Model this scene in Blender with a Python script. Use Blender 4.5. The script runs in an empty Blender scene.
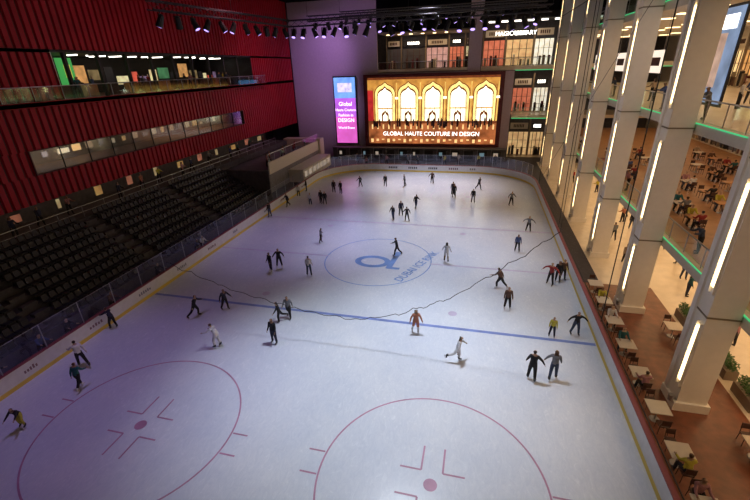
import bpy, bmesh, math, random
from mathutils import Vector, Matrix
random.seed(7)
S=bpy.context.scene
COL=S.collection
# ---------------------------------------------------------------- materials
def mat(name,col,rough=0.6,metal=0.0,em=None,es=0.0,noise=0.0,nscale=3.0,spec=0.5):
    m=bpy.data.materials.new(name); m.use_nodes=True
    nt=m.node_tree; b=nt.nodes['Principled BSDF']
    b.inputs['Base Color'].default_value=(*col,1); b.inputs['Roughness'].default_value=rough
    b.inputs['Metallic'].default_value=metal; b.inputs['Specular IOR Level'].default_value=spec
    if em: b.inputs['Emission Color'].default_value=(*em,1); b.inputs['Emission Strength'].default_value=es
    if noise>0:
        tc=nt.nodes.new('ShaderNodeTexCoord'); n=nt.nodes.new('ShaderNodeTexNoise'); n.inputs['Scale'].default_value=nscale; n.inputs['Detail'].default_value=4
        r=nt.nodes.new('ShaderNodeValToRGB')
        base=em if em else col
        r.color_ramp.elements[0].position=.3; r.color_ramp.elements[1].position=.7
        r.color_ramp.elements[0].color=(*[c*(1-noise) for c in base],1); r.color_ramp.elements[1].color=(*[min(1,c*(1+noise)) for c in base],1)
        nt.links.new(tc.outputs['Object'],n.inputs['Vector']); nt.links.new(n.outputs['Fac'],r.inputs['Fac']); nt.links.new(r.outputs['Color'],b.inputs['Emission Color' if em else 'Base Color'])
    return m
def seethru(name,col,alpha,gloss=True,rough=0.05):
    m=bpy.data.materials.new(name); m.use_nodes=True; nt=m.node_tree; nt.nodes.clear()
    o=nt.nodes.new('ShaderNodeOutputMaterial'); t=nt.nodes.new('ShaderNodeBsdfTransparent')
    g=nt.nodes.new('ShaderNodeBsdfGlossy' if gloss else 'ShaderNodeBsdfDiffuse'); g.inputs['Color'].default_value=(*col,1)
    if gloss: g.inputs['Roughness'].default_value=rough
    x=nt.nodes.new('ShaderNodeMixShader'); x.inputs[0].default_value=alpha
    nt.links.new(t.outputs[0],x.inputs[1]); nt.links.new(g.outputs[0],x.inputs[2]); nt.links.new(x.outputs[0],o.inputs[0])
    return m
def icemat():
    m=bpy.data.materials.new('ice'); m.use_nodes=True; nt=m.node_tree; b=nt.nodes['Principled BSDF']; N=nt.nodes.new; K=nt.links.new
    tc=N('ShaderNodeTexCoord'); n1=N('ShaderNodeTexNoise'); n1.inputs['Scale'].default_value=.16; n1.inputs['Detail'].default_value=8; n1.inputs['Roughness'].default_value=.65
    mp=N('ShaderNodeMapping'); mp.inputs['Scale'].default_value=(1.3,.6,1); mp.inputs['Rotation'].default_value=(0,0,.9)
    n2=N('ShaderNodeTexNoise'); n2.inputs['Scale'].default_value=2.6; n2.inputs['Detail'].default_value=10; n2.inputs['Roughness'].default_value=.8; n2.inputs['Distortion'].default_value=2.0
    K(tc.outputs['Object'],n1.inputs['Vector']); K(tc.outputs['Object'],mp.inputs['Vector']); K(mp.outputs['Vector'],n2.inputs['Vector'])
    r1=N('ShaderNodeValToRGB'); r1.color_ramp.elements[0].position=.35; r1.color_ramp.elements[1].position=.65; r1.color_ramp.elements[0].color=(.70,.75,.87,1); r1.color_ramp.elements[1].color=(.82,.85,.93,1)
    r2=N('ShaderNodeValToRGB'); r2.color_ramp.elements[0].position=.38; r2.color_ramp.elements[1].position=.64; r2.color_ramp.elements[0].color=(.84,.86,.90,1); r2.color_ramp.elements[1].color=(1,1,1,1)
    mx=N('ShaderNodeMix'); mx.data_type='RGBA'; mx.blend_type='MULTIPLY'; mx.inputs[0].default_value=.8
    K(n1.outputs['Fac'],r1.inputs['Fac']); K(n2.outputs['Fac'],r2.inputs['Fac']); K(r1.outputs['Color'],mx.inputs[6]); K(r2.outputs['Color'],mx.inputs[7]); K(mx.outputs[2],b.inputs['Base Color'])
    mr=N('ShaderNodeMapRange'); mr.inputs[3].default_value=.14; mr.inputs[4].default_value=.36; K(n2.outputs['Fac'],mr.inputs[0]); K(mr.outputs[0],b.inputs['Roughness'])
    b.inputs['Specular IOR Level'].default_value=.55
    return m
M={}
M['ice']=icemat()
M['lineblue']=mat('line_blue',(.20,.27,.60),.45,noise=.2,nscale=1)
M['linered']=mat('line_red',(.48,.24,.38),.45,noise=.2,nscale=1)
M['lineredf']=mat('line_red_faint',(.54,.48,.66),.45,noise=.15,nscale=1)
M['logoblue']=mat('logo_blue',(.18,.33,.68),.45,noise=.15,nscale=1)
M['white']=mat('dasher_white',(.68,.69,.74),.4,noise=.06)
M['yellow']=mat('kick_yellow',(.72,.54,.10),.5)
M['capred']=mat('cap_rail',(.26,.06,.08),.5)
M['glass']=seethru('rink_glass',(.6,.65,.85),.09)
M['balglass']=seethru('balustrade_glass',(.6,.8,.7),.22)
M['steel']=mat('steel',(.40,.40,.43),.35,.8)
M['truss']=mat('truss_black',(.035,.032,.045),.5,.3)
M['dark']=mat('dark_paint',(.015,.015,.02),.6)
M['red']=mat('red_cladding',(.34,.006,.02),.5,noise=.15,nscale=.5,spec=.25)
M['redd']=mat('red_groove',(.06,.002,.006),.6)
M['maroon']=mat('maroon',(.10,.01,.02),.6)
M['wallp']=mat('plaster_violet',(.46,.36,.44),.8,noise=.05)
M['plaster']=mat('plaster_white',(.66,.60,.52),.6,noise=.04)
M['colw']=mat('column_paint',(.84,.79,.73),.5,noise=.03)
M['concrete']=mat('concrete',(.085,.08,.095),.85,noise=.2)
M['terr']=mat('terrace_concrete',(.20,.19,.21),.8,noise=.15)
M['seat']=mat('seat_plastic',(.026,.026,.042),.45,spec=.3)
M['ceil']=mat('ceiling_black',(.004,.0035,.006),.95,spec=.05)
M['stone']=mat('stone_floor',(.78,.68,.55),.25,noise=.08,nscale=1.2)
M['wood']=mat('wood_floor',(.20,.065,.032),.35,noise=.3,nscale=2)
M['woodf']=mat('wood_floor_light',(.38,.19,.08),.35,noise=.2,nscale=1.5)
M['woodl']=mat('wood_table',(.46,.22,.08),.4,noise=.2)
M['tablew']=mat('table_white',(.62,.54,.46),.35,noise=.05)
M['chair']=mat('chair_dark',(.07,.03,.022),.5)
M['plant']=mat('leaves',(.05,.13,.03),.6,noise=.5,nscale=8)
M['planter']=mat('planter_box',(.22,.17,.12),.6)
M['warm']=mat('warm_led',(1,.8,.5),.5,em=(1,.74,.36),es=7)
M['warml']=mat('warm_ceiling_light',(1,.9,.7),.5,em=(1,.70,.36),es=4)
M['white_l']=mat('white_lamp',(1,1,1),.5,em=(1,.93,.82),es=4)
M['green']=mat('green_led',(.1,.8,.4),.5,em=(.08,.80,.28),es=.6)
M['rubber']=mat('rubber_floor',(.05,.045,.06),.7,noise=.2)
M['net']=seethru('net_mesh',(.012,.012,.016),.14,gloss=False)
M['netf']=seethru('net_mesh_fine',(.03,.03,.04),.02,gloss=False)
M['rope']=mat('rope',(.05,.05,.06),.8)
def em(name,c,s,noise=0,ns=1): 
    if name not in M: M[name]=mat(name,tuple(min(1,x*.5) for x in c),.5,em=c,es=s,noise=noise,nscale=ns)
    return M[name]
# ---------------------------------------------------------------- mesh builder
class MB:
    def __init__(s): s.v=[];s.f=[];s.m=[];s.ml=[]
    def mi(s,m):
        if isinstance(m,str): m=M[m]
        if m not in s.ml: s.ml.append(m)
        return s.ml.index(m)
    def poly(s,pts,m):
        n=len(s.v); s.v+= [tuple(p) for p in pts]; s.f.append(tuple(range(n,n+len(pts)))); s.m.append(s.mi(m))
    def box(s,x0,x1,y0,y1,z0,z1,m):
        n=len(s.v); s.v+=[(x0,y0,z0),(x1,y0,z0),(x1,y1,z0),(x0,y1,z0),(x0,y0,z1),(x1,y0,z1),(x1,y1,z1),(x0,y1,z1)]
        k=s.mi(m)
        for f in((0,3,2,1),(4,5,6,7),(0,1,5,4),(1,2,6,5),(2,3,7,6),(3,0,4,7)): s.f.append(tuple(n+i for i in f)); s.m.append(k)
    def cyl(s,p0,p1,r0,r1,m,n=8,caps=True):
        p0=Vector(p0);p1=Vector(p1);d=(p1-p0).normalized()
        a=d.orthogonal().normalized();b=d.cross(a);k=s.mi(m);o=len(s.v)
        for p,r in((p0,r0),(p1,r1)):
            for i in range(n):
                t=2*math.pi*i/n; s.v.append(tuple(p+a*r*math.cos(t)+b*r*math.sin(t)))
        for i in range(n):
            j=(i+1)%n; s.f.append((o+i,o+j,o+n+j,o+n+i)); s.m.append(k)
        if caps:
            s.f.append(tuple(o+i for i in range(n))[::-1]); s.m.append(k); s.f.append(tuple(o+n+i for i in range(n))); s.m.append(k)
    def obj(s,name,loc=(0,0,0),parent=None,smooth=False,bevel=0):
        me=bpy.data.meshes.new(name); me.from_pydata(s.v,[],s.f)
        for m in s.ml: me.materials.append(m)
        me.polygons.foreach_set('material_index',s.m)
        if smooth: me.polygons.foreach_set('use_smooth',[True]*len(s.f))
        me.update(); o=bpy.data.objects.new(name,me); COL.objects.link(o); o.location=loc
        if parent: o.parent=parent
        if bevel: 
            b=o.modifiers.new('bevel','BEVEL'); b.width=bevel; b.segments=2
        return o
def inst(o,name,loc,rot=0,sc=1):
    n=bpy.data.objects.new(name,o.data); COL.objects.link(n); n.location=loc; n.rotation_euler=(0,0,rot); n.scale=(sc,sc,sc); 
    for md in o.modifiers:
        if md.type=='BEVEL':
            b=n.modifiers.new('bevel','BEVEL'); b.width=md.width; b.segments=md.segments
    return n
def empty(name,loc=(0,0,0)):
    e=bpy.data.objects.new(name,None); COL.objects.link(e); e.location=loc; return e
def text(body,size,m,name,loc,rot,parent=None,extr=0.0,align='CENTER',sx=1,off=0,sp=1):
    c=bpy.data.curves.new(name,'FONT'); c.body=body; c.size=size; c.extrude=extr; c.align_x=align; c.align_y='CENTER'; c.resolution_u=3; c.offset=off; c.space_character=sp
    t=bpy.data.objects.new(name,c); COL.objects.link(t); bpy.context.view_layer.update()
    me=bpy.data.meshes.new_from_object(t.evaluated_get(bpy.context.evaluated_depsgraph_get()))
    bpy.data.objects.remove(t); me.materials.clear(); me.materials.append(M[m] if isinstance(m,str) else m)
    o=bpy.data.objects.new(name,me); COL.objects.link(o); o.location=loc; o.rotation_euler=rot; o.scale=(sx,1,1)
    if parent: o.parent=parent
    return o
# ---------------------------------------------------------------- camera
cam=bpy.data.cameras.new('camera'); co=bpy.data.objects.new('camera',cam); COL.objects.link(co)
cam.sensor_width=36; cam.lens=403.3273/750*36; cam.clip_end=500; cam.clip_start=.1
f=Vector((-0.2312,0.8812,-0.4123)).normalized(); r=Vector((0.9702,0.2406,-0.0298)).normalized(); u=r.cross(f).normalized(); r=f.cross(u)
co.matrix_world=Matrix(((r.x,u.x,-f.x,7.9168),(r.y,u.y,-f.y,-31.0398),(r.z,u.z,-f.z,15.4447),(0,0,0,1)))
S.camera=co
W=15.58; L=32.58; RC=8.0
# ---------------------------------------------------------------- room shell
b=MB(); b.box(-36,36,-38,46,-.5,-.02,'rubber'); b.obj('floor')
b=MB(); b.box(-36,36,-38,52,26,26.5,'ceil'); b.obj('ceiling')
def path(off=0,n=10):
    pts=[]
    for cx,cy,a0 in((W-RC,L-RC,0),(-W+RC,L-RC,90),(-W+RC,-L+RC,180),(W-RC,-L+RC,270)):
        for i in range(n+1):
            a=math.radians(a0+90*i/n); pts.append((cx+(RC+off)*math.cos(a),cy+(RC+off)*math.sin(a)))
    out=[]
    for i,p in enumerate(pts):
        q=pts[(i+1)%len(pts)]; d=math.dist(p,q); out.append(p)
        if d>4:
            k=int(d/2.4)
            for j in range(1,k): out.append((p[0]+(q[0]-p[0])*j/k,p[1]+(q[1]-p[1])*j/k))
    return out
b=MB(); b.poly([(x,y,0) for x,y in path()],'ice'); b.obj('ice_rink')
b=MB(); Z=.006
def strip(x0,x1,y0,y1,m): b.poly([(x0,y0,Z),(x1,y0,Z),(x1,y1,Z),(x0,y1,Z)],m)
def ring(cx,cy,R,w,m,n=96):
    for i in range(n):
        a=2*math.pi*i/n;c=2*math.pi*(i+1)/n
        b.poly([(cx+(R-w)*math.cos(a),cy+(R-w)*math.sin(a),Z),(cx+R*math.cos(a),cy+R*math.sin(a),Z),(cx+R*math.cos(c),cy+R*math.sin(c),Z),(cx+(R-w)*math.cos(c),cy+(R-w)*math.sin(c),Z)],m)
def disc(cx,cy,R,m): b.poly([(cx+R*math.cos(i*math.pi/12),cy+R*math.sin(i*math.pi/12),Z+.001) for i in range(24)],m)
WI=W-.06
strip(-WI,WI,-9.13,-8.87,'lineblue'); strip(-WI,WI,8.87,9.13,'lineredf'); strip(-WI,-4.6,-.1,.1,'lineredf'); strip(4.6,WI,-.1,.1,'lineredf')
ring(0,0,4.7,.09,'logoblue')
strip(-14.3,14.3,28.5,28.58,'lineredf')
for cx in(-7,7):
    for cy in(-20,20):
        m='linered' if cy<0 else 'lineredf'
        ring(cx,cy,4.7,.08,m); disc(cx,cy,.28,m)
        for sx in(-1,1):
            for sy in(-1,1):
                x=cx+sx*.45;y=cy+sy*.6
                strip(min(x,x+sx*.9),max(x,x+sx*.9),y-.04,y+.04,m); strip(x-.04,x+.04,min(y,y+sy*1.2),max(y,y+sy*1.2),m)
            for sy in(-.55,.55):
                x=cx+sx*4.7; strip(min(x,x+sx*.75),max(x,x+sx*.75),cy+sy-.04,cy+sy+.04,m)
    for cy in(-7.3,7.3): disc(cx,cy,.3,'lineredf')
n=40
for i in range(n):
    a=2*math.pi*i/n;c=2*math.pi*(i+1)/n
    P=lambda t,rx,ry:(-.35+rx*math.cos(t),-.4+ry*math.sin(t),Z)
    b.poly([P(a,1.05,.7),P(a,1.6,1.15),P(c,1.6,1.15),P(c,1.05,.7)],'logoblue')
b.poly([(1.0,-1.5,Z+.001),(1.5,-1.5,Z+.001),(1.8,1.9,Z+.001),(1.3,1.9,Z+.001)],'logoblue')
b.poly([(1.1,-1.55,Z+.0015),(2.2,-1.55,Z+.0015),(2.2,-1.2,Z+.0015),(1.1,-1.2,Z+.0015)],'logoblue')
b.obj('ice_markings')
text('DUBAI ICE RINK',1.05,'logoblue','ice_lettering',(3.65,-.5,.012),(0,0,math.radians(68)),sx=.85,off=.012)
# boards
def ribbon(o,i,z0,z1,m,b):
    n=len(o)
    for k in range(n):
        j=(k+1)%n; A,B,C,D=i[k],i[j],o[j],o[k]
        b.poly([(*A,z0),(*B,z0),(*B,z1),(*A,z1)],m); b.poly([(*D,z0),(*C,z0),(*C,z1),(*D,z1)],m); b.poly([(*A,z1),(*B,z1),(*C,z1),(*D,z1)],m)
b=MB(); pi_,po=path(0),path(.14)
ribbon(po,path(-.02),0,.24,'yellow',b); ribbon(po,pi_,.24,1.12,'white',b); ribbon(path(.18),path(-.04),1.12,1.18,'capred',b)
adc=[em('ad_pink',(.40,.25,.32),.03),em('ad_grey',(.38,.38,.44),.03),em('ad_blue',(.3,.33,.5),.03),em('ad_dark',(.15,.15,.18),.02)]
y=-23
while y<22:
    m=random.choice(adc); w=random.uniform(.9,1.5)
    for k in range(random.randint(4,6)):
        q=y+w*k/6; b.box(-W-.01,-W+.012,q,q+w/10,.55,.55+random.uniform(.15,.28),m)
    y+=random.choice([4.2,6.5])
x=-6
while x<7:
    m=random.choice(adc)
    for k in range(5): b.box(x+k*.3,x+k*.3+.2,L-.012,L+.01,.5,.8,m)
    x+=3.2
b.obj('rink_boards')
b=MB(); pg=path(.07)
for k in range(len(pg)):
    p=pg[k];q=pg[(k+1)%len(pg)]
    if p[0]>W-.5 and q[0]>W-.5: continue
    b.poly([(*p,1.19),(*q,1.19),(*q,2.7),(*p,2.7)],'glass'); b.cyl((*p,1.185),(*p,2.72),.03,.03,'steel',6)
    b.cyl((*p,2.7),(*q,2.7),.015,.015,'steel',4)
b.obj('rink_safety_glass')
# ---------------------------------------------------------------- left wall (corrugated red)
XW=-26
Y0,Y1=-36,43
def corr(y0,y1,z0,z1,step=.62):
    b=MB(); n=max(1,round((y1-y0)/step)); s=(y1-y0)/n
    for i in range(n):
        a=y0+i*s
        p=[(XW,a),(XW,a+.6*s),(XW-.14,a+.7*s),(XW-.14,a+.9*s),(XW,a+s)]
        for j in range(4):
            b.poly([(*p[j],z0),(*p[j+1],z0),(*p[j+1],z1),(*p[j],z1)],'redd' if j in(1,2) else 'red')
    b.box(XW-.3,XW-.15,y0,y1,z0,z1,'maroon')
    return b.obj('wall_left')
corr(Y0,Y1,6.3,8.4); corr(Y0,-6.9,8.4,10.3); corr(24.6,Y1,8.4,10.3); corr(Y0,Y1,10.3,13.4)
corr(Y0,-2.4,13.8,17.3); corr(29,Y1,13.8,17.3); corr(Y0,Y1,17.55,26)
b=MB(); 
for z in(8.43,10.27): b.box(-26.2,-25.9,-6.85,24.55,z-.03,z+.03,'maroon')
b.box(-26.2,-25.9,-6.88,-6.8,8.46,10.24,'maroon'); b.box(-26.2,-25.9,24.5,24.58,8.46,10.24,'maroon')
b.obj('trim_1')
M['slotglass']=seethru('slot_glass',(.50,.53,.58),.34,rough=.12)
b=MB(); b.poly([(-26.15,-6.8,8.46),(-26.15,24.5,8.46),(-26.15,24.5,10.24),(-26.15,-6.8,10.24)],'slotglass')
b.box(-30,-29.9,-6.8,24.5,8.46,10.24,'terr'); b.box(-30,-26.2,-6.8,24.5,8.4,8.46,'woodl'); b.box(-30,-26.2,-6.8,24.5,10.24,10.3,'terr')
rs=random.Random(8)
for k in range(20):
    y=-6+k*1.5; b.box(-29.9,-29.8,y,y+rs.uniform(.4,1.1),9.0,9.0+rs.uniform(.3,.9),em('slot_%d'%(k%4+(4 if k>=5 else 0)),[(1,.6,.25),(.8,.55,.35),(.35,.3,.3),(.9,.75,.5)][k%4],(1.0 if k<5 else .3)))
for i in range(13): 
    y=-6.8+31.3*i/12; b.box(-26.14,-26.08,max(-6.8,y-.03),y+.03,8.46,10.24,'dark')
b.obj('window_1')
b=MB(); b.box(-35.5,-25.2,-30,31.5,13.45,13.75,'maroon'); b.box(-25.26,-25.2,-30,31.5,13.4,13.8,'red')
b.box(-35.5,-26.0,-2.35,28.95,17.35,17.5,'dark')
b.box(-35.6,-35.4,-2.3,28.9,13.75,17.35,'dark'); b.box(-35.5,-26.05,-2.39,-2.3,13.75,17.35,'plaster'); b.box(-35.5,-26.05,28.9,28.98,13.75,17.35,'dark')
gc=[((.6,.3,.1),.7),((.25,.18,.08),.5),((.05,.05,.06),.1),((.85,.65,.35),.8),((.7,.1,.06),.7),((.3,.2,.35),.4),((.9,.6,.3),.8),((.1,.35,.15),.35),((.05,.05,.06),.1)]
y=-2; i=0
while y<28.3:
    if y<4:
        b.box(-32.3,-32.2,y,y+2.2,13.9,17.2,em('gal_green',(.06,.45,.10),.6)); b.box(-32.2,-32.1,y+.2,y+.35,13.9,17.2,'dark'); b.box(-32.2,-32.1,y+1.2,y+1.8,15.4,16.6,em('gal_y',(.7,.7,.1),.8)); y+=2.3; continue
    w=random.uniform(.6,1.9); c,s=gc[i%len(gc)]
    z0=random.uniform(14.4,15.2); b.box(-32.3,-32.2,y,min(28.8,y+w),z0,z0+random.uniform(.7,1.8),em('gal_%d'%i,c,s,.5,1.5)); y+=w+.35; i+=1
for k in range(14): b.box(-29.9+random.uniform(-2,2),-29.4,0+k*2.05,.2+k*2.05,17.25,17.35,'white_l')
for k in range(9):
    y=-1+k*3.3; b.box(-26.5,-26.2,y-.12,y+.12,13.75,17.35,'dark')
for k in range(11):
    y=0+k*2.6; b.box(-29.5,-28.9,y,y+1.3,13.75,14.75,'woodl' if k%2 else 'chair')
b.obj('restaurant_gallery')
b=MB()
for k in range(25):
    y0=-29.9+k*2.45; b.poly([(-25.3,y0,13.8),(-25.3,y0+2.35,13.8),(-25.3,y0+2.35,14.8),(-25.3,y0,14.8)],'balglass'); b.cyl((-25.3,y0,13.76),(-25.3,y0,14.85),.03,.03,'steel',6)
b.cyl((-25.3,-29.9,14.85),(-25.3,31.4,14.85),.04,.04,'steel',6)
b.obj('gallery_balustrade')
# ---------------------------------------------------------------- grandstand
b=MB(); ROW=9; RD=.84; RH=.44
for k in range(ROW):
    x1=-17.6-k*RD; z=.35+k*RH
    b.box(x1-RD,x1,-31,14.5,0 if k==0 else z-.7,z,'concrete')
b.box(-33,-25.16,-31,36,3.4,4.2,'concrete'); b.box(-33.2,-33,-36,43,0,6.1,'concrete')
b.box(-29.4,-29.2,-31,36,4.2,6.1,'concrete')
rs=random.Random(6)
for k in range(12):
    y=-12+k*4.1; b.box(-29.2,-29.12,y,y+rs.uniform(.3,1.3),4.5,rs.uniform(5.0,5.5),em('conc_%d'%(k%3),[(1,.45,.15),(.7,.25,.15),(1,.6,.3)][k%3],.3,.5,1.5))
b.box(-25.2,-17.6,14.5,14.7,0,3.9,'concrete')
b.box(-17.5,-17.42,-31,14.5,0,1.0,'concrete')
aisles=[-24,-14.5,-5,4.5]
for a in aisles:
    for k in range(ROW):
        x1=-17.6-k*RD; z=.35+k*RH
        b.box(x1-.42,x1-.02,a-.5,a+.5,z,z+.22,'concrete')
b.obj('grandstand')
b=MB()
for k in range(ROW):
    x1=-17.6-k*RD; z=.355+k*RH; y=-30.6
    while y<14.1:
        if all(abs(y+.25-a)>.8 for a in aisles):
            xs=x1-.62
            b.box(xs,xs+.42,y,y+.46,z+.40,z+.46,'seat')
            n=len(b.v); kk=b.mi('seat')
            b.v+=[(xs,y,z+.42),(xs+.05,y,z+.42),(xs+.05,y+.46,z+.42),(xs,y+.46,z+.42),(xs-.12,y+.04,z+.86),(xs-.07,y+.04,z+.86),(xs-.07,y+.42,z+.86),(xs-.12,y+.42,z+.86)]
            for f in((0,3,2,1),(4,5,6,7),(0,1,5,4),(1,2,6,5),(2,3,7,6),(3,0,4,7)): b.f.append(tuple(n+i for i in f)); b.m.append(kk)
            b.box(xs+.15,xs+.25,y+.2,y+.26,z,z+.4,'dark')
        y+=.54
b.obj('stadium_seats')
b=MB()
b.box(-25.9,-19.5,18,36,0,3.2,'terr'); b.box(-19.5,-19.3,18,36,2.6,4.2,'plaster')
for k in range(8): b.box(-25.5,-20,17.6-.36*(k+1)+.0,17.6-.36*k+.4,0,3.2-.4*k,'terr')
b.box(-25.9,-19,36.2,38,0,4.4,'plaster'); b.box(-25.9,-17.2,24,36,0,1.9,'plaster'); 
for k in range(7): b.box(-17.2,-17.1,24.6+k*1.6,25.6+k*1.6,.7,1.5,em('booth',(.9,.75,.6),.3))
b.obj('terrace_stairs')
b=MB()
for k in range(10):
    y=18.2+k*1.8; b.poly([(-19.4,y,4.22),(-19.4,y+1.7,4.22),(-19.4,y+1.7,5.2),(-19.4,y,5.2)],'balglass'); b.cyl((-19.4,y,4.21),(-19.4,y,5.25),.03,.03,'steel',6)
b.cyl((-19.4,18.2,5.25),(-19.4,36.1,5.25),.04,.04,'steel',6)
b.obj('terrace_balustrade')
b=MB()
for k in range(28):
    y=-30+k*2.3; b.cyl((-25.3,y,4.21),(-25.3,y,5.2),.025,.025,'steel',5)
b.cyl((-25.3,-30,5.2),(-25.3,32.1,5.2),.03,.03,'steel',6); b.cyl((-25.3,-30,4.7),(-25.3,32.1,4.7),.02,.02,'steel',6)
b.obj('concourse_handrail')
# ---------------------------------------------------------------- back wall
YB=43
for (x0,x1,z0,z1,m) in((-25.8,-10,0,25.9,'wallp'),(-10,5.2,0,14.5,'wallp'),(-10,5.2,20.75,25.9,'ceil'),(5.2,7.2,0,25.9,'wallp'),(7.2,12.6,0,14.3,'wallp'),(7.2,36,22.5,25.9,'ceil')):
    b=MB(); b.box(x0,x1,YB,YB+.4,z0,z1,m); b.obj('wall_back')
b=MB(); b.box(-36,36,-38,-37.6,0,26,'dark'); b.obj('wall_front')
b=MB(); b.box(36,36.4,-38,52,0,26,'plaster'); b.obj('wall_right')
b=MB(); b.box(-36.4,-36,-38,52,0,26,'dark'); b.obj('wall_left_outer')
b=MB(); b.box(-36,36,51.6,52,0,26,'concrete'); b.obj('wall_back_outer')
b=MB(); b.box(-36,36,46,52,-.5,-.02,'stone'); b.obj('floor')
def shops(b,x0,x1,y,z0,z1,seed,axis='x',s=1.0,side=-1):
    rnd=random.Random(seed); p=x0; i=0
    pal=[((1,.58,.25),1.3),((1,.70,.38),1.4),((.8,.38,.12),.9),((1,.85,.62),1.5),((.5,.2,.08),.5),((.9,.22,.12),.8),((.9,.5,.22),1.0),((.3,.45,.3),.5),((.1,.08,.07),.3),((.85,.45,.4),.7)]
    while p<x1-.5:
        w=min(rnd.uniform(2.2,4.8),x1-p); c,st=pal[rnd.randrange(len(pal))]
        m=em('shop_%d_%d'%(pal.index((c,st)),int(s*10)),c,st*s,noise=.35,ns=1.3)
        h=z1-z0
        def bx(a0,a1,zz0,zz1,mm,d=.06):
            if axis=='x': b.box(a0,a1,y+side*d,y,zz0,zz1,mm)
            else: b.box(y+side*d,y,a0,a1,zz0,zz1,mm)
        bx(p+.2,p+w-.2,z0+.1,z0+h*.62,m); 
        bx(p+.35,p+w-.35,z0+h*.70,z0+h*.86,'dark' if i%2 else 'plaster',.1)
        nl=rnd.randint(4,8); lw=(w*.5)/nl
        for k in range(nl): bx(p+w*.25+k*lw,p+w*.25+k*lw+lw*.6,z0+h*.74,z0+h*.82,'white_l' if i%2 else 'chair',.16)
        bx(p-.12 if p>x0 else p,p+.12,z0,z1,'planter',.25)
        for k in range(3):
            q=p+w*(k+1)/4; bx(q-.05,q+.05,z0,z0+h*.62,'chair',.12)
        for k in range(2): bx(p+.3,p+w-.3,z0+h*(.2+.2*k),z0+h*(.2+.2*k)+.05,'chair',.12)
        for k in range(5):
            q=p+.3+rnd.random()*(w-1); bx(q,q+.35,z0+.1,z0+rnd.uniform(.9,1.8),rnd.choice([M['chair'],M['planter'],M['dark'],M['maroon'],M['tablew']]),.4)
        p+=w; i+=1
b=MB()
shops(b,-9.9,5.1,50,15,20.4,3,s=.7); b.box(-9.9,5.1,YB,51,14.6,15,'stone'); b.box(-9.9,5.1,YB+.4,51,20.5,20.7,'planter')
for k in range(7): b.box(-9+k*2,-8.5+k*2,46,46.4,20.4,20.5,'warml')
b.obj('mall_gallery')
b=MB()
shops(b,7.3,19,50,15,21.5,5,s=.7); b.box(7.3,35.2,YB,51,14.4,15,'stone'); b.box(7.3,35.2,YB+.45,51,21.6,21.8,'dark')
for k in range(6): b.box(8+k*2,9.0+k*2,45.5,45.7,21.4,21.6,'white_l')
b.box(12.7,35.2,YB+.02,YB+.1,14.3,14.4,'green')
b.obj('mall_gallery')
b=MB(); shops(b,12.8,19,48,7.6,13.8,9,s=.6); b.box(12.8,35.2,YB,51,7,7.5,'stone'); shops(b,12.8,19,48,0,6.6,10,s=.6)
b.box(12.8,19,YB-.06,YB,6.95,7.05,'green')
b.obj('mall_gallery')
b=MB()
for (x0,x1,z) in((-9.8,5.0,15.01),(7.4,18.5,15.01),(12.9,18.5,7.51)):
    n=int((x1-x0)/1.9)
    for k in range(n):
        a=x0+k*(x1-x0)/n; c=a+(x1-x0)/n-.08
        b.poly([(a,YB+.1,z),(c,YB+.1,z),(c,YB+.1,z+1.1),(a,YB+.1,z+1.1)],'balglass'); b.cyl((a,YB+.1,z),(a,YB+.1,z+1.12),.03,.03,'steel',5)
    b.cyl((x0,YB+.1,z+1.12),(x1,YB+.1,z+1.12),.04,.04,'steel',6)
b.obj('back_gallery_balustrade')
text('MAGIC LIBRARY',.85,'white_l','shop_sign',(12.2,YB-.1,19.6),(math.radians(90),0,0))
b=MB(); b.box(-18.5,12.5,41.2,42.1,0,2.1,'concrete')
rs=random.Random(4)
for k in range(13):
    x=-17.5+k*2.3; b.box(x,x+1.5,41.1,41.2,.4,1.8,'dark'); b.box(x-.1,x,41.05,41.2,0,2.1,'terr')
    if k%3!=1: b.box(x+.3,x+.3+rs.uniform(.3,.9),41.05,41.1,.9,1.5,em('booth2_%d'%(k%3),[(.9,.75,.6),(.3,.25,.5),(.3,.5,.6)][k%3],.35))
b.box(-18.5,12.5,40.9,42.1,2.1,2.2,'terr')
b.obj('skate_hire_counter')
# ---------------------------------------------------------------- video screen
scr=empty('video_screen',(-.6,42.2,8.3))
b=MB(); b.box(-11.8,11.8,.0,.75,-6.0,6.0,'maroon')
b.obj('cabinet',parent=scr)
E=lambda n,c,s,no=.35,ns=.8: em('scr_'+n,c,s,no,ns)
gold=E('gold',(.80,.32,.06),.9,.5,.9); arch=E('arch',(1,.62,.20),1.7,.3,1.2); archw=E('archw',(1,.90,.58),2.5,.2,1.0); brick=E('brick',(.30,.07,.02),.55,.4,2); flr=E('floor',(.45,.13,.04),.8,.7,.6); fl2=E('floor2',(.95,.5,.2),1.4,.3,2); sil=E('sil',(.04,.012,.01),.3,0); redp=E('red',(.6,.03,.03),.8); win=E('win',(1,.97,.85),3.2,0)
b=MB(); y=-.05
def q(x0,x1,z0,z1,m,d=0): b.poly([(x0,y-d,z0),(x1,y-d,z0),(x1,y-d,z1),(x0,y-d,z1)],m)
X0,X1,Z0,Z1=-11.1,11.1,-5.5,5.5
q(X0,X1,Z0,-1.6,flr); q(X0,X1,-1.6,Z1,gold); q(X0,X0+1.0,-1.6,3.5,redp,.01)
q(X0,X1,5.15,Z1,brick,.01); q(X0,X1,-2.0,-1.6,brick,.012)
def archf(cx,w,z0,h,m,d):
    pts=[(cx-w/2,y-d,z0),(cx+w/2,y-d,z0)]
    for i in range(13):
        a=math.pi*i/12; k=math.sin(a); pts.append((cx+w/2*math.cos(a)*(1+.12*k),y-d,h+ w*.5*k+ (.35 if i==6 else 0)))
    b.poly(pts,m)
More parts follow.
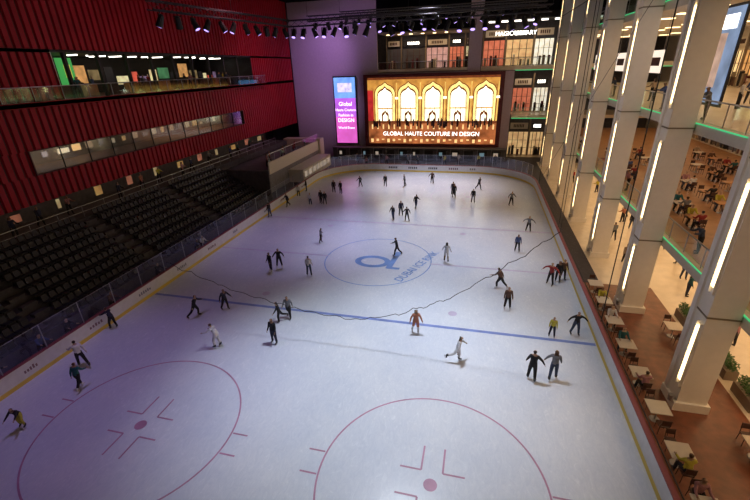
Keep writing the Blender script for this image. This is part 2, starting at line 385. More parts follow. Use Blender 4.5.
for cx in(-8.0,-3.9,0.3,4.6,8.9):
    archf(cx,3.8,-1.6,2.6,brick,.015); archf(cx,3.5,-1.6,2.6,arch,.02); archf(cx,2.8,-1.6,2.4,brick,.025); archf(cx,2.6,-1.6,2.2,archw,.03)
    for j in range(3):
        for k in range(2): q(cx-1.05+j*.75,cx-.5+j*.75,.8+k*1.0,1.5+k*1.0,win,.035)
    archf(cx,1.2,.7,2.9,win,.034)
    for k in range(4): q(cx-1.25+k*.8,cx-1.16+k*.8,-1.6,2.8,gold,.04)
    q(cx-1.4,cx+1.4,.4,.6,gold,.041)
    archf(cx,1.3,-1.6,-.7,brick,.043); archf(cx,.8,-1.6,-.9,archw,.045)
    q(cx+1.98,cx+2.16,-1.6,4.6,E('pier',(.9,.5,.12),1.2),.02); q(cx+1.8,cx+2.35,2.0,2.35,archw,.046)
for k in range(22):
    x=X0+.4+k*1.0; q(x,x+.45,-5.3+.2*(k%3),-4.7,fl2,.02); q(x+.2,x+.45,-3.0,-2.2,fl2,.02)
rs=random.Random(3)
for k in range(44):
    x=X0+.6+rs.random()*21; h=rs.uniform(.6,1.2); z=-2.6+rs.uniform(-.2,.3); q(x,x+.28,z,z+h,sil,.05); q(x+.06,x+.22,z+h,z+h+.22,sil,.05)
b.obj('picture',parent=scr)
text('GLOBAL HAUTE COUTURE IN DESIGN',.98,em('scr_white',(1,1,.95),2.4),'caption',(0,-.14,-3.8),(math.radians(90),0,0),parent=scr,sx=1.0)
ban=empty('advertising_banner',(-15.9,42.2,8.4))
b=MB(); b.box(-2.1,2.1,0,.5,-5.8,5.8,'dark')
q2=lambda x0,x1,z0,z1,m,d=0: b.poly([(x0,-.05-d,z0),(x1,-.05-d,z0),(x1,-.05-d,z1),(x0,-.05-d,z1)],m)
q2(-1.95,1.95,-5.6,-1,em('ban_mag',(.72,.12,.55),1.05,.2,.6)); q2(-1.95,1.95,-1,2.2,em('ban_vio',(.50,.12,.72),1.05,.2,.6)); q2(-1.95,1.95,2.2,5.6,em('ban_blue',(.16,.35,.85),1.2,.3,.8))
q2(-1.3,1.3,3.2,4.7,em('ban_pink',(.65,.6,.95),1.2,.4,2),.01)
b.obj('panel',parent=ban)
for i,(t,z,s) in enumerate((('Global',1.2,.95),('Haute Couture',.2,.62),('Fashion in',-.7,.7),('DESIGN',-1.6,.9),('World Event',-2.9,.6))):
    text(t,s,em('ban_white',(1,.9,1),2),'line_%d'%i,(0,-.1,z),(math.radians(90),0,0),parent=ban)
# ---------------------------------------------------------------- right: mall levels
XG=19.3
for lv,z in enumerate((5.5,12.2,18.9)):
    b=MB(); b.box(XG,35.4,-36,YB-.05,z-.6,z,'plaster')
    b.box(XG+.3,35.4,-36,YB-.05,z,z+.02,'stone' if lv!=0 else 'woodf')
    b.box(XG-.05,XG,-36,YB-.05,z-.07,z,'green'); 
    for k in range(19):
        for j in range(3): b.box(21+j*4.8,22.2+j*4.8,-34+k*4,-33.4+k*4,z-.66,z-.6,'warml')
    b.obj('balcony_slab')
    b=MB(); k=0; y=-35
    while y<42:
        b.poly([(XG+.15,y,z+.01),(XG+.15,y+1.9,z+.01),(XG+.15,y+1.9,z+1.1),(XG+.15,y,z+1.1)],'balglass'); b.cyl((XG+.15,y-.04,z+.01),(XG+.15,y-.04,z+1.13),.03,.03,'steel',5); y+=2
    b.cyl((XG+.15,-35,z+1.13),(XG+.15,42.5,z+1.13),.045,.045,'steel',6)
    b.obj('balcony_balustrade')
b=MB()
shops(b,-36,YB-.2,35.85,0,4.8,21,axis='y'); shops(b,-36,YB-.2,35.85,5.55,11.5,22,axis='y'); shops(b,-36,YB-.2,35.85,12.25,18.2,23,axis='y',s=1); shops(b,-36,YB-.2,35.85,18.95,25.5,24,axis='y')
b.obj('storefronts')
b=MB(); b.box(15.8,21.0,-36,-1,-.02,.0,'wood'); b.box(21.0,36,-36,-1,-.02,0,'stone'); b.box(15.8,36,-1,42,-.02,0,'stone'); b.box(15.75,17.6,-1,42,0,.01,'rubber')
b.obj('mall_floor')
# columns
b=MB(); b.box(-.62,.62,-.6,.6,0,25.98,'colw'); b.box(-.75,.75,-.72,.72,0,.45,'colw')
for z0,z1 in((1.6,4.6),(6.6,11.0),(13.2,17.8),(19.9,25)):
    b.box(-.70,-.62,-.48,-.24,z0,z1,'warm')
    b.box(-.73,-.62,-.56,-.50,z0-.3,z1+.2,'colw'); b.box(-.73,-.62,-.22,-.16,z0-.3,z1+.2,'colw')
b.box(-.72,-.6,.3,.62,0,25.98,'colw')
for z in(5.2,11.9,18.6): b.box(-.64,.64,-.62,.62,z-.04,z+.04,'planter')
b.cyl((-.85,-.5,.45),(-.85,-.5,.75),.12,.14,'steel',8)
CY=(-30.2,-21.5,-12.9,-4.2,4.5,13.3,22,30.7,39.4)
col=b.obj('mall_column',(18.6,CY[0],0))
for y in CY[1:]: inst(col,'mall_column',(18.6,y,0))
b=MB(); b.box(-.05,.05,-1.9,1.9,-2.6,2.6,'dark'); b.box(-.09,-.05,-1.75,1.75,-2.45,2.45,em('poster_blue',(.3,.42,.65),.7,.5,.7)); b.box(-.11,-.09,-.7,.6,-1.6,1.2,em('poster_skin',(.8,.5,.38),.7,.4,1.5)); b.box(-.12,-.11,-1.4,1.4,1.4,2.1,'white_l')
for s in(-1,1): b.cyl((0,s*1.2,2.6),(0,s*1.2,2.9),.02,.02,'steel',5)
b.obj('hanging_poster',(20.9,-1.2,15.4))
b=MB(); b.box(-.05,.05,-1.4,1.4,-.8,.8,em('sign_face',(1,.85,.7),1.2)); b.box(-.07,-.05,-1.1,1.1,-.3,.3,'maroon')
for s in(-1,1): b.cyl((0,s*1.2,.8),(0,s*1.2,3.1),.02,.02,'steel',5)
sg=b.obj('hanging_sign',(20.8,8,15.2)); inst(sg,'hanging_sign',(20.8,17,15.2)); inst(sg,'hanging_sign',(20.8,26,15.2))
def table(top):
    b=MB(); b.box(-.45,.45,-.45,.45,.72,.76,top); b.cyl((0,0,.03),(0,0,.72),.035,.035,'steel',8); b.cyl((0,0,0),(0,0,.03),.24,.22,'steel',12)
    return b
def chair():
    b=MB(); b.box(-.21,.21,-.21,.21,.43,.48,'chair')
    for sx in(-1,1):
        for sy in(-1,1): b.cyl((sx*.18,sy*.18,.43),(sx*.2,sy*.2,0),.02,.015,'chair',6)
        b.cyl((sx*.18,-.19,.45),(sx*.17,-.27,.92),.02,.016,'chair',6)
    b.box(-.18,.18,-.28,-.24,.62,.9,'chair'); return b
T1=table('tablew').obj('cafe_table',(16.9,-22,0),bevel=.01); T2=table('woodl').obj('cafe_table',(24,-6,5.52),bevel=.01); CH=chair().obj('dining_chair',(16.9,-22.75,0),bevel=.01)
SEATS=[]
def setg(T,x,y,z):
    inst(T,'cafe_table',(x,y,z),0)
    for d in(-1,1):
        inst(CH,'dining_chair',(x,y+d*.74,z),(math.pi if d>0 else 0)); SEATS.append((x,y+d*.74,z,180 if d>0 else 0))
inst(CH,'dining_chair',(16.9,-21.26,0),math.pi)
for y in(-19.2,-16.8,-14.4,-12.0,-9.6,-7.2,-4.8,-2.4): setg(T1,16.85,y,0)
for y in(-24.5,-18.4,-15.8,-9.6,-7.2): setg(T1,20.1,y,0)
rnd=random.Random(5)
inst(CH,'dining_chair',(24,-6.75,5.52))
for i in range(10):
    for j in range(4):
        x=21.8+j*3.0+rnd.uniform(-.3,.3); y=-9+i*3.1+rnd.uniform(-.2,.2)
        if not(abs(x-24)<1.2 and abs(y+6)<2): setg(T2 if (i+j)%3 else T1,x,y,5.52)
def shrub(b,x,y,z,R,rnd,n=140):
    for i in range(n):
        v=Vector((rnd.gauss(0,1),rnd.gauss(0,1),rnd.gauss(0,1))).normalized()*R*rnd.uniform(.5,1)
        p=Vector((x,y,z))+v; d=Vector((rnd.gauss(0,1),rnd.gauss(0,1),rnd.gauss(0,.6)+.4)).normalized(); s=d.orthogonal().normalized()
        l=R*.45; b.poly([p,p+d*l*.5+s*l*.2,p+d*l,p+d*l*.5-s*l*.2],'plant')
def planter():
    b=MB(); b.box(-.3,.3,-.8,.8,0,.55,'planter'); b.box(-.26,.26,-.76,.76,.5,.52,'chair'); r=random.Random(1)
    for k in range(5): shrub(b,0,-.6+k*.3,.78,.3,r)
    return b
PL=planter().obj('hedge_planter',(21.5,-10,0))
for y in(-12.3,-14.6,-16.9,-19.2,-7.7,-5.4): inst(PL,'hedge_planter',(21.5,y,0))
# ---------------------------------------------------------------- trusses and stage lights
def truss(p0,p1,name):
    b=MB(); p0=Vector(p0);p1=Vector(p1);d=(p1-p0);Ln=d.length;d.normalize(); s=d.cross(Vector((0,0,1))).normalized()*.28; up=Vector((0,0,.28))
    cs=[s+up,-s+up,-s-up,s-up]
    for c in cs: b.cyl(p0+c,p1+c,.05,.05,'truss',6)
    n=int(Ln/.8)
    for i in range(n):
        a=p0+d*Ln*i/n; c=p0+d*Ln*(i+1)/n
        for j in range(4): b.cyl(a+cs[j],c+cs[(j+1)%4],.02,.02,'truss',4,False)
    for t in(0,.5,1): 
        q_=p0+d*Ln*t; b.cyl(q_+up,(q_.x,q_.y,25.98),.02,.02,'truss',4)
    return b.obj(name)
truss((-13,14,19.9),(13.5,14,19.9),'lighting_truss'); truss((-15.2,-3,19.9),(-12.4,13.6,19.9),'lighting_truss')
truss((-14,23,21.2),(14,23,21.2),'lighting_truss'); truss((-13,33,22.6),(14,33,22.6),'lighting_truss')
b=MB(); b.cyl((0,0,-.33),(0,0,-.2),.05,.05,'dark',6); b.cyl((0,0,-.5),(0,0,-.33),.03,.03,'dark',6); b.box(-.28,.28,-.04,.04,-.54,-.48,'dark')
for sx in(-1,1): b.box(sx*.27-.02,sx*.27+.02,-.04,.04,-.98,-.48,'dark')
b.cyl((0,.06,-.64),(0,-.26,-1.3),.19,.26,'dark',12); b.cyl((0,-.262,-1.303),(0,-.266,-1.31),.20,.20,em('lens',(.5,.35,1),2.0),12); b.cyl((0,.12,-.52),(0,.06,-.64),.12,.19,'dark',12)
SL=b.obj('stage_light',(-12,14,19.9))
rnd=random.Random(11)
for i in range(21): inst(SL,'stage_light',(-10.9+i*1.16,14,19.9),rnd.uniform(-2,2),rnd.uniform(.9,1.2))
for i in range(11): 
    t=(i+.5)/11; inst(SL,'stage_light',(-15.2+2.8*t,-3+16.6*t,19.9),rnd.uniform(-3,3))
for i in range(16): inst(SL,'stage_light',(-13+i*1.7,23,21.2),rnd.uniform(-3,3))
for i in range(14): inst(SL,'stage_light',(-12+i*1.8,33,22.6),rnd.uniform(-3,3))
# ---------------------------------------------------------------- nets
b=MB(); b.poly([(15.85,-32,1.2),(15.85,24,1.2),(15.85,24,20),(15.85,-32,20)],'net')
for y in(-32,-8,8,24): b.cyl((15.85,y,0.01),(15.85,y,25.98),.03,.03,'dark',6)
b.cyl((15.85,-32,20),(15.85,24,20),.04,.04,'dark',6); b.cyl((15.85,-32,1.22),(15.85,24,1.22),.03,.03,'dark',6)
b.cyl((15.85,-8,20),(15.85,24,1.3),.014,.014,'dark',4,False)
b.obj('side_safety_net')
hem=[(-10.9,4.6),(-8.5,3.75),(-6.2,3.0),(-3.5,2.45),(-1,2.05),(1.6,1.9),(4,2.55),(5.6,3.3),(7,4.0),(9,5.6),(10.5,6.9),(11.9,8.2)]
fine=[]
for i in range(len(hem)-1):
    for k in range(8):
        t=k/8; x=hem[i][0]*(1-t)+hem[i+1][0]*t; z=hem[i][1]*(1-t)+hem[i+1][1]*t+.06*math.sin(x*5.3)+.04*math.sin(x*13); fine.append((x,z))
fine.append(hem[-1])
b=MB()
for i in range(len(fine)-1):
    (x0,z0),(x1,z1)=fine[i],fine[i+1]
    b.cyl((x0,-12+.05*math.sin(x0*4),z0),(x1,-12+.05*math.sin(x1*4),z1),.02,.02,'rope',5)
    b.poly([(x0,-12,z0),(x1,-12,z1),(x1,-12,21),(x0,-12,21)],'netf')
b.cyl((11.9,-12,8.2),(11.9,-12,25.98),.012,.012,'rope',5); b.cyl((-10.9,-12,4.6),(-10.9,-12,25.98),.006,.006,'rope',5)
b.obj('hanging_net')
# ---------------------------------------------------------------- people
def human(name,lean=0,legs=((5,4,5),(-5,4,5)),arms=((10,12,15),(-5,12,15)),skates=True,longhair=False,coat=False,head=0,sit=False,twist=0):
    R=math.radians
    V=[];Ed=[];Rd=[];Tg=[]
    def add(p,r,par,tag):
        V.append(Vector(p)); Rd.append(r); Tg.append(tag)
        if par is not None: Ed.append((par,len(V)-1))
        return len(V)-1
    up=Vector((0,math.sin(R(lean)),math.cos(R(lean)))); fw=Vector((0,math.cos(R(lean)),-math.sin(R(lean))))
    P=Vector((0,0,.95))
    pel=add(P,(.185,.145),None,'pants'); wa=add(P+up*.17,(.165,.13),pel,'top'); ch=add(P+up*.34,(.195,.145),wa,'top'); uc=add(P+up*.46,(.135,.105),ch,'top')
    nk=add(P+up*.54,(.055,.055),uc,'skin'); hup=Vector((0,math.sin(R(lean*.4+head)),math.cos(R(lean*.4+head)))); hf=Vector((0,hup.z,-hup.y))
    h1=add(V[nk]+hup*.07+hf*.01,(.072,.084),nk,'head'); h2=add(V[h1]+hup*.085,(.09,.108),h1,'head'); h3=add(V[h2]+hup*.065,(.07,.082),h2,'head')
    hands=[];feet=[]
    for s,(a,o,e) in zip((-1,1),arms):
        sh=add(P+up*.44+Vector((s*.185,0,0)),(.08,.08),uc,'top')
        def dr(a,o): 
            return Vector((s*math.sin(R(o)),math.sin(R(a))*math.cos(R(o)),-math.cos(R(a))*math.cos(R(o))))
        d1=dr(a+lean*.3,o); el=add(V[sh]+d1*.28,(.062,.062),sh,'top'); d2=dr(a+lean*.3+e,o*.6); wr=add(V[el]+d2*.24,(.043,.043),el,'top')
        pm=add(V[wr]+d2*.07,(.042,.026),wr,'skin'); hands.append((V[pm],d2,s))
    for s,(a,o,k) in zip((-1,1),legs):
        hp=add(P+Vector((s*.10,0,-.06)),(.122,.122),pel,'pants')
        def dl(a,o): return Vector((s*math.sin(R(o)),math.sin(R(a))*math.cos(R(o)),-math.cos(R(a))*math.cos(R(o))))
        d1=dl(a,o); kn=add(V[hp]+d1*.41,(.088,.088),hp,'pants'); d2=dl(a-k,o); an=add(V[kn]+d2*.38,(.066,.066),kn,'pants')
        pitch=R(a-k) if (a-k)<-12 else R((a-k)*.3)
        fd=Vector((0,math.cos(pitch),math.sin(pitch))); dn=Vector((0,math.sin(pitch),-math.cos(pitch)))
        hl=add(V[an]+dn*.06,(.055,.06),an,'shoe'); tb=add(V[hl]+fd*.12+dn*.015,(.052,.042),hl,'shoe'); tt=add(V[tb]+fd*.07,(.04,.03),tb,'shoe'); feet.append((V[hl],fd,dn))
    me=bpy.data.meshes.new('sk'); me.from_pydata([tuple(v) for v in V],Ed,[]); ob=bpy.data.objects.new('sk',me); COL.objects.link(ob)
    sm=ob.modifiers.new('s','SKIN'); sm.use_smooth_shade=True
    for i,sv in enumerate(me.skin_vertices[0].data): sv.radius=Rd[i]; sv.use_root=(i==0)
    ob.modifiers.new('u','SUBSURF').levels=1
    bpy.context.view_layer.update()
    ev=bpy.data.meshes.new_from_object(ob.evaluated_get(bpy.context.evaluated_depsgraph_get()))
    bpy.data.objects.remove(ob)
    B=MB(); slots=['p_skin','p_hair','p_top','p_pants','p_shoe','p_blade','p_eye']
    B.ml=[PM[s] for s in slots]
    idx={'skin':0,'hair':1,'top':2,'pants':3,'shoe':4}
    B.v=[tuple(v.co) for v in ev.vertices]; hc=V[h2]
    seg=[(V[a],V[c],Tg[c]) for a,c in Ed]
    for p in ev.polygons:
        c=p.center; best=9;tg='top'
        for A,Bq,t in seg:
            ab=Bq-A; tt_=max(0,min(1,(c-A).dot(ab)/ab.length_squared)); dd=(A+ab*tt_-c).length
            if t=='head': dd-=.02
            if dd<best: best=dd;tg=t
        if tg=='head':
            l=c-hc; tg='hair' if (l.dot(hf)<.02 and l.dot(hup)>-.07) or l.dot(hup)>.055 else 'skin'
        if tg=='pants' and coat and c.z>.50: tg='top'
        B.f.append(tuple(p.vertices)); B.m.append(idx[tg])
    bpy.data.meshes.remove(ev)
    side=Vector((1,0,0))
    B.cyl(hc+hf*.085+hup*.0,hc+hf*.118-hup*.025,.012,.016,PM['p_skin'],5)
    for s in(-1,1):
        e=hc+hf*.084+side*s*.032+hup*.012; B.cyl(e,e+hf*.012,.011,.007,PM['p_eye'],6); e=hc+side*s*.078-hup*.005; B.cyl(e,e+side*s*.016,.026,.02,PM['p_skin'],6)
    e=hc+hf*.082-hup*.052; B.cyl(e-side*.022,e+side*.022,.007,.007,PM['p_eye'],4)
    if longhair:
        for k in range(5):
            x=(k-2)*.032; B.cyl(hc-hf*.07+side*x+hup*.03,hc-hf*.085+side*x*1.3-hup*.26,.032,.018,PM['p_hair'],6)
    for pm,d,s in hands:
        ax=Vector((0,1,0))-d*d.y
        if ax.length<.1: ax=Vector((1,0,0))
        ax.normalize(); pn=d.cross(ax).normalized()*(-s)
        for k,ln in enumerate((.062,.074,.068,.052)):
            p0=pm+ax*(.024-k*.016)+d*.02; p1=p0+d*ln*.55+pn*.006; p2=p1+d*ln*.45+pn*.02
            B.cyl(p0,p1,.0095,.0085,PM['p_skin'],5,False); B.cyl(p1,p2,.0085,.006,PM['p_skin'],5)
        p0=pm+ax*.024-d*.02; p1=p0+ax*.026+d*.028; B.cyl(p0,p1,.012,.0095,PM['p_skin'],5,False); B.cyl(p1,p1+d*.03+ax*.004,.0095,.007,PM['p_skin'],5)
    for hl,fd,dn in feet:
        if skates:
            B.cyl(hl-dn*.14-fd*.005,hl-dn*.02,.07,.062,PM['p_shoe'],8)
            base=hl+dn*.045; s_=Vector((.006,0,0))
            a0=base-fd*.055;a1=base+fd*.215
            pts=[a0+dn*.04-s_,a1+dn*.04-s_,a1+dn*.075-s_,a0+dn*.075-s_]; pt2=[p+s_*2 for p in pts]
            B.poly(pts,PM['p_blade']);B.poly(pt2,PM['p_blade'])
            for i in range(4): B.poly([pts[i],pts[(i+1)%4],pt2[(i+1)%4],pt2[i]],PM['p_blade'])
            for t in(.0,.15): B.cyl(base+fd*t-dn*.01,base+fd*t+dn*.045,.014,.01,PM['p_blade'],5)
        else:
            B.cyl(hl+dn*.035-fd*.045,hl+dn*.04+fd*.17,.03,.022,PM['p_shoe'],6)
    zmin=min(v[2] for v in B.v)
    B.v=[(v[0],v[1],v[2]-zmin) for v in B.v]
    me=bpy.data.meshes.new(name); me.from_pydata(B.v,[],B.f)
    for m in B.ml: me.materials.append(m)
    me.polygons.foreach_set('material_index',B.m); me.polygons.foreach_set('use_smooth',[True]*len(B.f)); me.update()
    return me
PM={'p_skin':mat('p_skin',(.45,.27,.18),.6),'p_hair':mat('p_hair',(.02,.013,.01),.6),'p_top':mat('p_top',(.1,.1,.1),.8),'p_pants':mat('p_pants',(.03,.03,.05),.8),'p_shoe':mat('p_shoe',(.03,.03,.035),.5),'p_blade':mat('p_blade',(.6,.6,.65),.3,.8),'p_eye':mat('p_eye',(.03,.01,.01),.4)}
poses={
 'glide':human('glide',8,((14,4,16),(-14,6,10)),((25,30,20),(-15,30,20))),
 'stand':human('stand',2,((4,6,4),(-3,6,3)),((8,12,18),(5,12,22))),
 'push':human('push',20,((32,3,38),(-26,10,22)),((35,25,35),(-35,22,15)),head=-5),
 'stride':human('stride',10,((22,3,12),(-20,3,24)),((-25,12,15),(30,12,35))),
 'spread':human('spread',6,((10,8,14),(-4,10,8)),((10,62,8),(5,66,6))),
 'hips':human('hips',2,((3,9,3),(-2,9,3)),((-12,40,60),(-12,40,60))),
 'bend':human('bend',34,((26,6,34),(10,6,26)),((45,16,15),(40,16,10)),head=-15),
 'womanglide':human('womanglide',5,((10,4,12),(-12,5,14)),((15,24,20),(-10,26,25)),longhair=True,coat=True),
 'womanstand':human('womanstand',2,((4,4,4),(-4,4,4)),((8,12,25),(5,10,20)),longhair=True,coat=True),
 'handhold':human('handhold',5,((12,5,14),(-8,5,8)),((12,20,20),(5,45,5))),
 'handholdl':human('handholdl',6,((-10,4,12),(14,4,14)),((5,45,5),(12,14,20)),longhair=True),
 'back_lift':human('back_lift',14,((16,3,20),(-30,5,45)),((30,35,10),(-20,35,10)),longhair=True),
 'walk':human('walk',3,((16,2,6),(-14,2,12)),((-16,8,12),(18,8,20)),skates=False),
 'idle':human('idle',2,((3,5,3),(-3,5,3)),((25,14,50),(5,10,15)),skates=False,longhair=True),
 'leanrail':human('leanrail',16,((6,5,4),(-4,5,4)),((40,14,50),(42,14,50)),skates=False),
 'sit':human('sit',6,((84,8,86),(82,8,84)),((35,12,50),(38,12,48)),skates=False,sit=True),
}
tops={'black':(.012,.012,.016),'white':(.62,.62,.66),'grey':(.16,.17,.20),'teal':(.02,.11,.13),'orange':(.42,.16,.10),'yellow':(.45,.40,.05),'red':(.28,.03,.03),'blue':(.05,.08,.22),'brown':(.10,.05,.035),'navy':(.018,.022,.05),'pink':(.35,.17,.2),'jean':(.04,.06,.12),'beige':(.3,.23,.17)}
TM={k:mat('cloth_'+k,c,.85,noise=.15,nscale=6) for k,c in tops.items()}
skins=[mat('skin_%d'%i,c,.55) for i,c in enumerate([(.38,.23,.16),(.25,.14,.09),(.45,.29,.21)])]
hairs=[PM['p_hair'],mat('hair_brown',(.07,.03,.015),.6)]
rnd=random.Random(2)
def person(pose,x,y,h,top,pants,name='ice_skater',z=0.009,sc=1.0,shoe=None):
    o=bpy.data.objects.new(name,poses[pose]); COL.objects.link(o); o.location=(x,y,z); o.rotation_euler=(0,0,math.radians(h)); o.scale=(sc,)*3
    def st(i,m): o.material_slots[i].link='OBJECT'; o.material_slots[i].material=m
    st(0,rnd.choice(skins)); st(1,rnd.choice(hairs)); st(2,TM[top]); st(3,TM[pants])
    if shoe: st(4,TM[shoe])
    return o
SK=[(-12.6,-21.3,'bend',200,'black','yellow',.8),(-12.1,-18.6,'stride',10,'teal','black',.95),(-13.6,-17.1,'push',60,'white','black',1.02),(-14.8,-13.6,'bend',80,'navy','black',.95),
(-10.3,-11.2,'push',300,'black','black',1),(-8.7,-10.0,'glide',250,'navy','black',.95),(-6.7,-13.9,'bend',90,'white','white',1),(-3.5,-12.8,'stand',170,'black','navy',1.02),(-4.2,-10.6,'back_lift',120,'black','black',.9),(-3.8,-10.0,'stride',190,'grey','black',1),
(-8.3,-3.9,'stand',150,'black','navy',1),(-7.9,-3.1,'hips',200,'black','black',1.02),(-4.8,-4.0,'stand',10,'white','jean',1),(-6.3,2.6,'glide',310,'grey','black',.85),(1.5,1.1,'stride',100,'black','black',1.0),
(5.9,.6,'womanglide',0,'white','beige',1),(-.7,10.1,'glide',160,'black','jean',.95),(-.1,11.6,'stand',200,'navy','black',1),(.9,9.8,'glide',30,'black','black',.95),(1.2,14.3,'stride',340,'black','navy',1),
(-4.5,23.2,'stand',180,'black','black',1),(-1.8,23.6,'glide',120,'grey','black',1),(1.8,25.6,'handhold',180,'brown','black',1),(5.3,19.3,'womanstand',190,'black','black',1.02),(5.1,20.3,'stride',10,'navy','black',1.05),(7.7,17.6,'stand',170,'black','grey',1),
(12.1,17.1,'hips',200,'grey','black',1),(-14.9,8.7,'stand',80,'black','jean',1),(-14.5,12.6,'stride',150,'navy','black',1),(-11.8,13.4,'stand',180,'white','jean',.95),(-10.8,14.4,'womanstand',170,'black','black',1),(-10.2,14.2,'stand',200,'black','navy',.95),
(-10.8,19.3,'womanstand',200,'black','black',1),(-9.7,19.0,'stand',160,'black','black',1),(4.9,-10.1,'womanglide',200,'orange','white',1),(7.6,-12.2,'back_lift',270,'white','white',.98),(10.2,-3.3,'push',60,'brown','black',1.02),(10.6,-6.1,'stand',180,'brown','black',1),
(11.5,-12.95,'handhold',-10,'black','black',1.06),(12.6,-12.65,'handholdl',-10,'grey','jean',1.03),(13.1,-8.7,'stand',170,'yellow','navy',.8),(14.5,-8.2,'spread',190,'black','jean',.95),
(13.9,-1.9,'spread',150,'red','black',1.05),(14.5,-1.4,'womanstand',160,'black','black',1),(14.9,-1.0,'stand',200,'brown','black',1),(11.9,3.8,'stand',180,'blue','black',.95),(13.3,8.9,'spread',170,'grey','black',.95),
(-14.9,19.5,'stand',120,'black','jean',.95),(-14.8,16.6,'stand',190,'white','black',.95),(-8,22.6,'glide',60,'black','black',.9),(8.3,23.5,'stride',230,'navy','black',1)]
for x,y,p,h,t,pn,s in SK: person(p,x,y,h,t,pn,sc=s,shoe='white' if rnd.random()<.15 else None)
keys=list(tops)
for i in range(18):
    person(rnd.choice(['walk','idle','walk']),rnd.uniform(22.8,30),rnd.uniform(-14,26),rnd.uniform(0,360),rnd.choice(keys),rnd.choice(['black','navy','jean']),'shopper',z=0.0)
for i in range(6): person('walk',rnd.uniform(20.2,20.9),3+i*5.2,rnd.choice([0,180]),rnd.choice(keys),'black','shopper',z=0.0)
for i in range(12):
    z=(5.52,12.22)[i%2]; person('leanrail',20.1,-7+i*3.1+rnd.uniform(-.5,.5),90,rnd.choice(keys),'black','balcony_visitor',z=z)
for i in range(10): person('idle',rnd.uniform(21.3,27),-8+i*3.4,rnd.uniform(0,360),rnd.choice(keys),'black','shopper',z=12.22)
for (x,y,z,h) in SEATS:
    if rnd.random()<(.36 if z>1 else .35): person('sit',x,y,h,rnd.choice(keys),rnd.choice(['black','navy','jean']),'cafe_guest',z=z)
for i in range(12):
    person(['leanrail','idle','walk'][i%3],-25.9 if i%3==0 else -27.5-(i%3),-1+i*2.5,-90+rnd.uniform(-20,20),rnd.choice(keys),'black','gallery_guest',z=13.76)
for i in range(13):
    person(['idle','walk','leanrail'][i%3],-26.3-(i%3)*.5,-10+i*3.3+rnd.uniform(-1,1),-90+rnd.uniform(-30,30),rnd.choice(keys),'black','spectator',z=4.2)
for i in range(7):
    person(['idle','walk'][i%2],-20.6-(i%2)*.8,20+i*2.2,-90,rnd.choice(keys),'black','spectator',z=3.2)
for (x,y,h,t) in((-16.6,-20.6,-90,'grey'),(-16.6,-19.7,-60,'black'),(-16.7,-16.9,-90,'blue'),(-16.6,-15.2,-90,'black'),(-16.6,-11.8,-90,'brown'),(-16.6,-7.2,-90,'black'),(-16.6,-2.2,-90,'black'),(-16.6,-1.3,-120,'white')): person('leanrail',x,y,h,t,'black','spectator',z=-.02)
for i in range(9): person(['idle','walk'][i%2],-13+i*3+rnd.uniform(-1,1),35+rnd.uniform(0,4),rnd.uniform(0,360),rnd.choice(keys),'black','visitor',z=-.02)
# ---------------------------------------------------------------- lights
def area(name,loc,rot,sx,sy,p,c):
    l=bpy.data.lights.new(name,'AREA'); l.shape='RECTANGLE'; l.size=sx; l.size_y=sy; l.energy=p; l.color=c
    o=bpy.data.objects.new(name,l); COL.objects.link(o); o.location=loc; o.rotation_euler=[math.radians(a) for a in rot]; return o
def spot(name,loc,tgt,p,c,ang=50,bl=.6,rad=.3):
    l=bpy.data.lights.new(name,'SPOT'); l.energy=p; l.color=c; l.spot_size=math.radians(ang); l.spot_blend=bl; l.shadow_soft_size=rad
    o=bpy.data.objects.new(name,l); COL.objects.link(o); o.location=loc; o.rotation_euler=(Vector(tgt)-Vector(loc)).to_track_quat('-Z','Y').to_euler(); return o
spot('rink_lamp_a',(4,-10,23.5),(4,-14,0),20000,(.82,.89,1),62,1,1.0)
spot('rink_lamp_b',(3,8,23.5),(3,6,0),14500,(.72,.79,1),66,1,1.0)
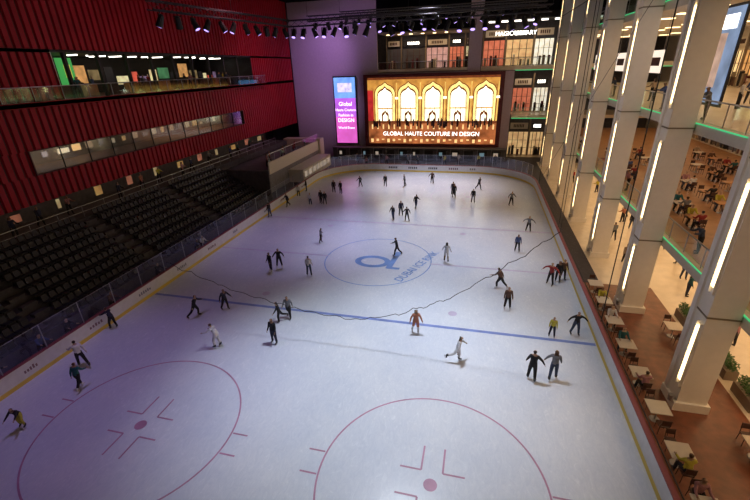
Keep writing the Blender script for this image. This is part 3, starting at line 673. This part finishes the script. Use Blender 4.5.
spot('rink_lamp_c',(1,24,23.5),(1,24,0),20000,(.88,.86,1),62,1,1.0)
spot('rink_lamp_d',(-10,-16,23.5),(-10,-18,0),4100,(.54,.40,1),58,1,1.0)
spot('rink_lamp_e',(-10,4,23.5),(-9,3,0),5200,(.60,.50,1),58,1,1.0)
spot('rink_lamp_f',(10,-4,23.5),(9.5,-4,0),5500,(.70,.84,1),52,1,1.0)
spot('wall_wash_a',(-16,33,22),(-20,43,17),3000,(.68,.38,1),80,1)
spot('wall_wash_b',(-12,33,22),(-14,43,22),1700,(.68,.38,1),85,1)
spot('wall_wash_c',(-14,34,10),(-19,43,9),1000,(.75,.45,.95),90,1)
spot('red_wash_a',(-12,5,22),(-26,4,12),750,(1,.4,.45),100,1,1)
spot('red_wash_b',(-12,26,22),(-26,30,13),2300,(1,.4,.5),80,1,1)
spot('red_wash_c',(-12,-14,22),(-26,-14,12),150,(1,.45,.6),100,1,1)
spot('added_column_fill_a',(3,-20,23.5),(18.6,-10,6),3800,(1,.78,.58),70,1,.6)  # added fill spot to brighten the near columns, no fixture modelled
spot('added_column_fill_b',(5,-6,23.5),(18.6,8,8),4200,(1,.74,.50),80,1,.6)  # second added fill, lifts the columns further back
for z,p in((4.7,2700),(11.4,1600),(18.1,1500)):
    area('mall_light',(27.5,2,z),(0,0,0),14,70,p,(1,.64,.32))
area('gallery_light',(-30,13,17.2),(0,0,0),5,28,80,(1,.7,.4))
area('concourse_light',(-27.5,3,6.0),(0,0,0),2.5,60,45,(1,.55,.3))
area('gallery_light',(-2.4,47,20.3),(0,0,0),12,4,260,(1,.68,.4))
area('gallery_light',(13,47,21.3),(0,0,0),10,4,220,(1,.72,.45))
area('gallery_light',(15.5,46.5,13.7),(0,0,0),5,4,110,(1,.72,.45))
wd=bpy.data.worlds.new('world'); S.world=wd; wd.use_nodes=True; wd.node_tree.nodes['Background'].inputs[0].default_value=(.3,.3,.45,1); wd.node_tree.nodes['Background'].inputs[1].default_value=.015
S.view_settings.view_transform='Standard'
